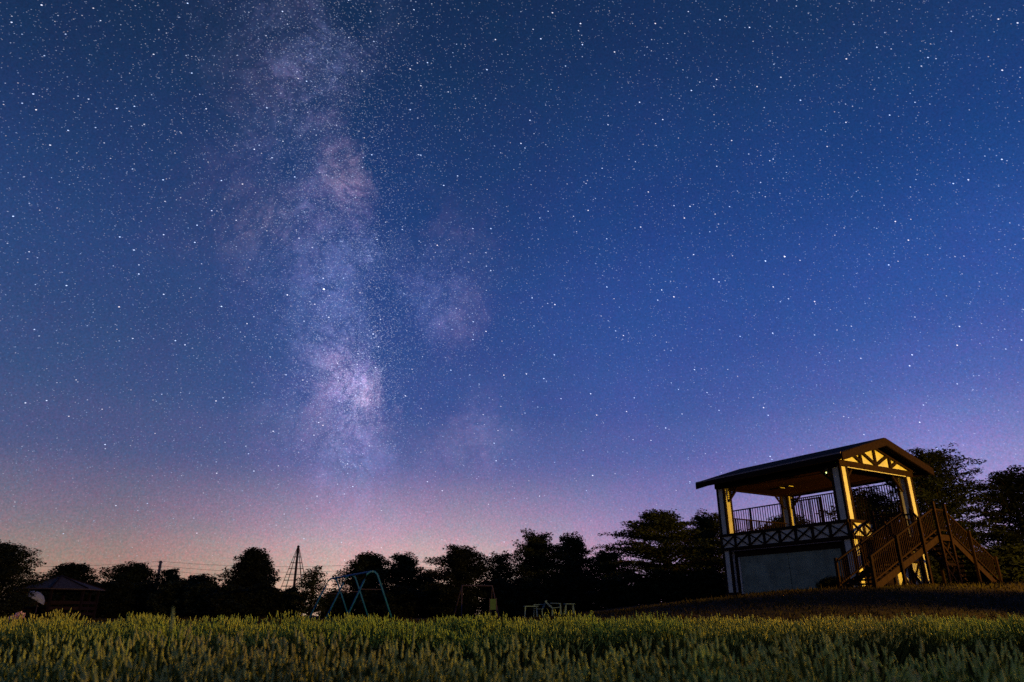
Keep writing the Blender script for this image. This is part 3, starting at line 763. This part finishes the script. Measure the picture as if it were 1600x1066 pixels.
# ------------------------------------------------------------------ rope climbing tower
TY = 60; tx = at(458, 930, TY).x; tz = H(tx, TY); tt = at(461, 855, TY).z - tz
tw = tag(empty('rope_tower', (tx, TY, tz)), 'tall cone shaped rope climbing tower on a central mast', 'climbing frame')
MB().tube([(0, 0, -.3), (0, 0, tt)], [.11, .09], 10).build('mast', M['black'], tw)
MB().tube([(0, 0, tt), (0, 0, tt + .06), (0, 0, tt + .14)], [.12, .12, .03], 10).build('mast_cap', M['black'], tw)
br_ = 1.75
for k in range(10):
    a = 2 * math.pi * k / 10
    MB().tube([(math.cos(a) * .08, math.sin(a) * .08, tt - .05), (math.cos(a) * br_, math.sin(a) * br_, 0)], .022, 5).build('rope', M['rope'], tw)
for i in range(1, 11):
    t = i / 11 * .92 + .06; r_ = .08 + (br_ - .08) * t; z = tt * (1 - t)
    MB().tube([(math.cos(2 * math.pi * k / 20) * r_, math.sin(2 * math.pi * k / 20) * r_, z) for k in range(21)], .018, 4).build('rope_ring', M['rope'], tw)

# ------------------------------------------------------------------ blue swing frame
pr, pl2 = at(582, 893, 39), at(520, 905, 46.5)
sx, sy = pr.x, pr.y; sz = H(sx, sy)
sw = tag(empty('swing_frame', (sx, sy, sz)), 'blue steel swing frame with three splayed bent legs on the lawn', 'swing frame')
hA = pr.z - sz
bv = Vector((pl2.x - pr.x, pl2.y - pr.y, 0)); bl = bv.length; bd = bv.normalized(); bp = Vector((-bd.y, bd.x, 0))
MB().tube([Vector((0, 0, hA)) - bd * .05, Vector((0, 0, hA)) + bd * bl], .055, 10).build('top_beam', M['blue'], sw)
for t in (0, .5, 1):
    c = bd * bl * t
    gA = H(sx + c.x, sy + c.y) - sz
    path = []
    for sgn in (-1, 1):
        seg = [c + bp * sgn * 1.28 + Vector((0, 0, gA - .1)), c + bp * sgn * .42 + Vector((0, 0, hA * .8)), c + bp * sgn * .27 + Vector((0, 0, hA * .94)), c + bp * sgn * .12 + Vector((0, 0, hA * .992))]
        path = path + seg if sgn < 0 else path + seg[::-1]
    path.insert(4, c + Vector((0, 0, hA)))
    MB().tube(path, .05, 8).build('leg_frame', M['blue'], sw, True)
    MB().tube([c - bp * .62 + Vector((0, 0, hA * .62)), c + bp * .62 + Vector((0, 0, hA * .62))], .022, 6).build('cross_bar', M['grey'], sw)

# ------------------------------------------------------------------ grey bar frame, board
FY = 44; fp = at(722, 915, FY); fq = at(769, 918, FY); fz = H(fp.x, FY)
gf = tag(empty('bar_frame', (fp.x, FY, fz)), 'small grey tube play frame in front of the dense round tree', 'play frame')
hF = fp.z - fz; wF = fq.x - fp.x
MB().tube([(0, 0, hF), (wF, 0, hF - .02)], .035, 8).build('top_bar', M['grey'], gf)
for (a, b) in (((0, 0, hF), (.02, -.1, -.05)), ((0, 0, hF), (-.55, 1.0, -.05)), ((wF, 0, hF), (wF + .45, -.3, -.05)), ((wF, 0, hF), (wF - .1, 1.0, -.05))):
    MB().tube([a, b], .032, 8).build('leg', M['grey'], gf)
p = at(770.5, 944, 42); bz = H(p.x, 42)
bo = tag(empty('notice_board', (p.x, 42, bz)), 'small upright pale green board beside the grey play frame', 'board')
b0, b1 = at(770, 953, 42).z - bz, at(770, 936, 42).z - bz
MB().box(-.17, .17, -.02, .02, max(b0, .12), b1).build('panel', M['green'], bo)
for xx in (-.19, .19): MB().box(xx - .018, xx + .018, -.03, .03, -.1, b1 + .04).build('post', M['grey'], bo)

# ------------------------------------------------------------------ white garden furniture
def table(u0, u1, v, Y, label):
    a, b = at(u0, v, Y), at(u1, v, Y); x = (a.x + b.x) / 2; z = H(x, Y); w = (b.x - a.x) / 2; h = max(a.z - z, .55)
    t = tag(empty('garden_table', (x, Y, z)), label, 'table')
    MB().prism([(-w, -.35, h - .04), (-w + .06, -.42, h - .04), (w - .06, -.42, h - .04), (w, -.35, h - .04), (w, .35, h - .04), (w - .06, .42, h - .04), (-w + .06, .42, h - .04), (-w, .35, h - .04)], (0, 0, .04)).build('table_top', M['white'], t)
    for sx_ in (-1, 1):
        for sy_ in (-1, 1):
            MB().beam((sx_ * (w - .1), sy_ * .3, h - .04), (sx_ * (w - .06), sy_ * .34, -.03), .05, .05).build('leg', M['white'], t)
    return t
def chair(u, Y, rz, recline, label):
    p = at(u, 950, Y); z = H(p.x, Y)
    c = tag(empty('garden_chair', (p.x, Y, z), rz), label, 'chair')
    MB().prism([(-.22, -.24, .36), (.24, -.24, .40), (.24, .24, .40), (-.22, .24, .36)], (0, 0, .03)).build('seat', M['white'], c)
    bt = Vector((-.22, 0, .38)); tp_ = bt + Vector((-math.sin(recline), 0, math.cos(recline))) * .48
    for k in range(5):
        y = -.2 + k * .1
        MB().beam(bt + Vector((0, y, 0)), tp_ + Vector((0, y, 0)), .02, .075, (1, 0, 0)).build('back_slat', M['white'], c)
    MB().beam(tp_ + Vector((0, -.25, 0)), tp_ + Vector((0, .25, 0)), .03, .07).build('back_rail', M['white'], c)
    for sy_ in (-.24, .24):
        for sx_ in (-.2, .22):
            MB().beam((sx_, sy_, .6 if sx_ > 0 else .38), (sx_ * 1.15, sy_ * 1.05, -.03), .04, .05).build('leg', M['white'], c)
        MB().beam((-.3, sy_, .62), (.25, sy_, .6), .05, .03).build('armrest', M['white'], c)
table(818, 841, 947, 40, 'white plastic garden table with an upright chair at its end')
chair(841, 40.4, R(180), .5, 'white plastic garden chair drawn up to the table with its back to the layered tree')
chair(869, 40, R(0), .85, 'white reclining garden chair leaning back beside the smaller bare table')
table(881, 898, 945.5, 40, 'smaller bare white garden table nearest the layered tree')

# unseen tree added between street lamp and near rows: its crown dapples the light
def shade_plants():
    p = Vector((17.5, 10.9, 0)); 
    global at
    keep = at
    at = lambda u, v, Y: Vector((p.x, p.y, H(p.x, p.y) + 5.6))
    t = tree('broadleaf_tree', 'unseen tree added beside the street lamp to shade the near lavender', -1, 1, 0, p.y, 'egg', .3, .2, .12, mat='leaf', seed=41, nl=18, flatness=.4, radius=1.25)
    for (x, y, h, r, w) in ((19.7, 15.5, 3.9, .85, 'at the field corner'), (20.6, 17.4, 4.3, 1.15, 'nearest the lavender'), (22.1, 19.0, 3.85, 1.0, 'in the middle of the clump'), (23.7, 20.4, 2.7, .8, 'nearest the staircase')):  # unseen bushes added to keep lamp light off the mound and stairs
        p = Vector((x, y, 0))
        at = lambda u, v, Y: Vector((x, y, H(x, y) + h))
        tree('shrub', 'tall unseen bush added to shade the mound from the street lamp, the one ' + w, -1, 1, 0, y, 'egg', .85, .16, .0, group='added bushes shading the mound', cat='shrub', mat='leaf', seed=int(x * 10), nl=60, flatness=.5, radius=r)
    at = keep
shade_plants()

# ------------------------------------------------------------------ lawn grass
def lawn():
    n = 70000
    y = 13.2 + 16 * rng.uniform(0, 1, n) ** 1.15; x = rng.uniform(-.82, .86, n) * y
    z = hgt(x, y); h = rng.gamma(4, .014, n) + .015; w = .006 + .0006 * y
    a = rng.uniform(0, 2 * math.pi, n); b = np.stack([np.cos(a) * w, np.sin(a) * w, 0 * a], 1)
    P = np.stack([x, y, z - .01], 1); tip = P + np.stack([rng.normal(0, .35, n) * h, rng.normal(0, .35, n) * h, h], 1)
    V = np.stack([P - b, P + b, tip], 1).reshape(-1, 3)
    o = raw('lawn_grass', V, np.arange(n * 3).reshape(-1, 3), M['grass'], None, 3)
    tag(o, 'short dark grass covering the lawn and the mound behind the lavender', 'grass', kind='stuff')
lawn()

# ------------------------------------------------------------------ lavender rows
def lavender(yc, x0, x1, top, slope, nst, spike_r, spike_l, label, rows=1, sides=4, rings=6, tall=0.0, seed=0, mat='lav_spike'):
    """a hedge-like row of lavender; top = flower height relative to the camera, slope = row drift in depth per metre of x"""
    rg = np.random.default_rng(300 + seed)
    root = tag(empty('lavender_row', ((x0 + x1) / 2, yc, H((x0 + x1) / 2, yc))), label, 'lavender', kind='stuff')
    ox, oy, oz = root.location
    xs = np.arange(x0, x1, .42); PX, PY, RR, HH = [], [], [], []
    for k in range(rows):
        for x in xs:
            px = x + rg.normal(0, .09) + (k % 2) * .21; py = yc + slope * x + k * .62 + rg.normal(0, .07)
            PX.append(px); PY.append(py); RR.append(rg.uniform(.36, .5)); HH.append(rg.normal(0, .04) + .03 * math.sin(px * 1.3 + yc * 2.1) * math.sin(px * .53 + yc))
    PX, PY, RR, HH = map(np.array, (PX, PY, RR, HH)); npn = len(PX); n = npn * nst
    i = np.repeat(np.arange(npn), nst)
    g = hgt(PX[i], PY[i]); hp = (top + CZ - g) + HH[i]
    rr = np.sqrt(rg.uniform(0, 1, n)); a = rg.uniform(0, 2 * math.pi, n)
    lean = rr * RR[i]
    hh = hp * (1 - .26 * rr ** 2.4) * rg.uniform(.78, 1.05, n) + tall * (rg.uniform(0, 1, n) > .985) * rg.uniform(.4, 1, n)
    base = np.stack([PX[i] + np.cos(a) * lean * .25, PY[i] + np.sin(a) * lean * .25, g], 1)
    tip = np.stack([PX[i] + np.cos(a) * lean + rg.normal(0, .03, n), PY[i] + np.sin(a) * lean + rg.normal(0, .03, n), g + hh], 1)
    org = np.array([ox, oy, oz])
    d = tip - base; d[:, 2] += .25; d /= np.linalg.norm(d, axis=1)[:, None]
    d = d + rg.normal(0, .17, (n, 3)); d /= np.linalg.norm(d, axis=1)[:, None]
    mid = (base + tip) / 2 + np.stack([0 * a, 0 * a, .06 * hh], 1)
    e = np.cross(d, rg.normal(0, 1, (n, 3))); e /= np.linalg.norm(e, axis=1)[:, None]
    w = .0022 + .0003 * yc
    V = np.stack([base - e * w, base + e * w, mid - e * w, mid + e * w, tip - e * w * .8, tip + e * w * .8], 1).reshape(-1, 3) - org
    k6 = np.arange(n)[:, None] * 6
    F = np.concatenate([k6 + np.array([0, 1, 3, 2]), k6 + np.array([2, 3, 5, 4])])
    raw('stems', V, F, M['lav_stem'], root)['kind'] = 'stuff'
    # flower spikes: whorled lathes
    L_ = spike_l * rg.uniform(.55, 1.35, n); rad = spike_r * rg.uniform(.75, 1.25, n)
    f = np.cross(d, e)
    t = np.linspace(0, 1, rings); prof = np.where(np.arange(rings) % 2 == 1, 1.0, .62) * np.clip(1.15 - .75 * t, .1, 1) ; prof[0] = .35; prof[-1] = .12
    an = np.arange(sides) / sides * 2 * math.pi
    C = tip[:, None, :] + d[:, None, :] * (L_[:, None] * (t[None, :] - .15))[:, :, None]
    ring = e[:, None, None, :] * np.cos(an)[None, None, :, None] + f[:, None, None, :] * np.sin(an)[None, None, :, None]
    jit = 1 + rg.normal(0, .16, (n, rings, sides))
    V = C[:, :, None, :] + ring * (rad[:, None, None] * prof[None, :, None] * jit)[..., None]
    V = V.reshape(-1, 3) - org
    q = []
    for r_ in range(rings - 1):
        for s_ in range(sides):
            q.append((r_ * sides + s_, r_ * sides + (s_ + 1) % sides, (r_ + 1) * sides + (s_ + 1) % sides, (r_ + 1) * sides + s_))
    q = np.array(q)
    F = (np.arange(n)[:, None, None] * rings * sides + q[None]).reshape(-1, 4)
    raw('flower_spikes', V, F, M[mat], root)['kind'] = 'stuff'
    # grey green foliage mound
    m = npn * int(nst * .9); i = np.repeat(np.arange(npn), int(nst * .9)); g = hgt(PX[i], PY[i]); hp = (top + CZ - g)
    rr = np.sqrt(rg.uniform(0, 1, m)); a = rg.uniform(0, 2 * math.pi, m)
    P = np.stack([PX[i] + np.cos(a) * rr * RR[i] * .9, PY[i] + np.sin(a) * rr * RR[i] * .9, g + hp * (.72 - .4 * rr ** 2) * rg.uniform(.25, 1.05, m)], 1)
    dd = np.stack([np.cos(a) * rr * .8, np.sin(a) * rr * .8, 0 * a + .9], 1) + rg.normal(0, .22, (m, 3)); dd /= np.linalg.norm(dd, axis=1)[:, None]
    ee = np.cross(dd, rg.normal(0, 1, (m, 3))); ee /= np.linalg.norm(ee, axis=1)[:, None]
    ll = rg.uniform(.08, .17, m)[:, None]; ww = .0035 + .0005 * yc
    V = np.stack([P - dd * ll * .5, P + ee * ww, P + dd * ll * .5, P - ee * ww], 1).reshape(-1, 3) - org
    raw('foliage', V, np.arange(m * 4).reshape(-1, 4), M['lav_leaf'], root)['kind'] = 'stuff'
lavender(2.15, -1.9, 2.0, -.185, 0.0, 130, .0065, .050, 'row of faded lavender lining the near edge of the field, its spikes blurred', sides=5, rings=8, tall=.16, seed=1, mat='lav_green')
lavender(3.75, -3.4, 3.7, -.165, -0.03, 430, .0065, .050, 'row of faded lavender with green spikes in front of the dark furrow', rows=1, sides=5, rings=8, tall=.08, seed=2, mat='lav_green')
lavender(8.6, -7.8, 8.2, -.10, 0.09, 300, .0085, .056, 'row of lavender bushes just beyond the dark furrow', rows=1, sides=4, rings=5, tall=.05, seed=3)
lavender(9.9, -9.0, 9.6, -.075, 0.07, 260, .009, .058, 'row of lavender bushes between the furrow row and the lawn edge row', rows=1, sides=4, rings=5, tall=.06, seed=5)
lavender(11.3, -10.2, 10.8, -.065, 0.05, 220, .0095, .06, 'row of lavender bushes with yellowish spikes along the lawn edge', rows=1, sides=4, rings=5, tall=.07, seed=4)
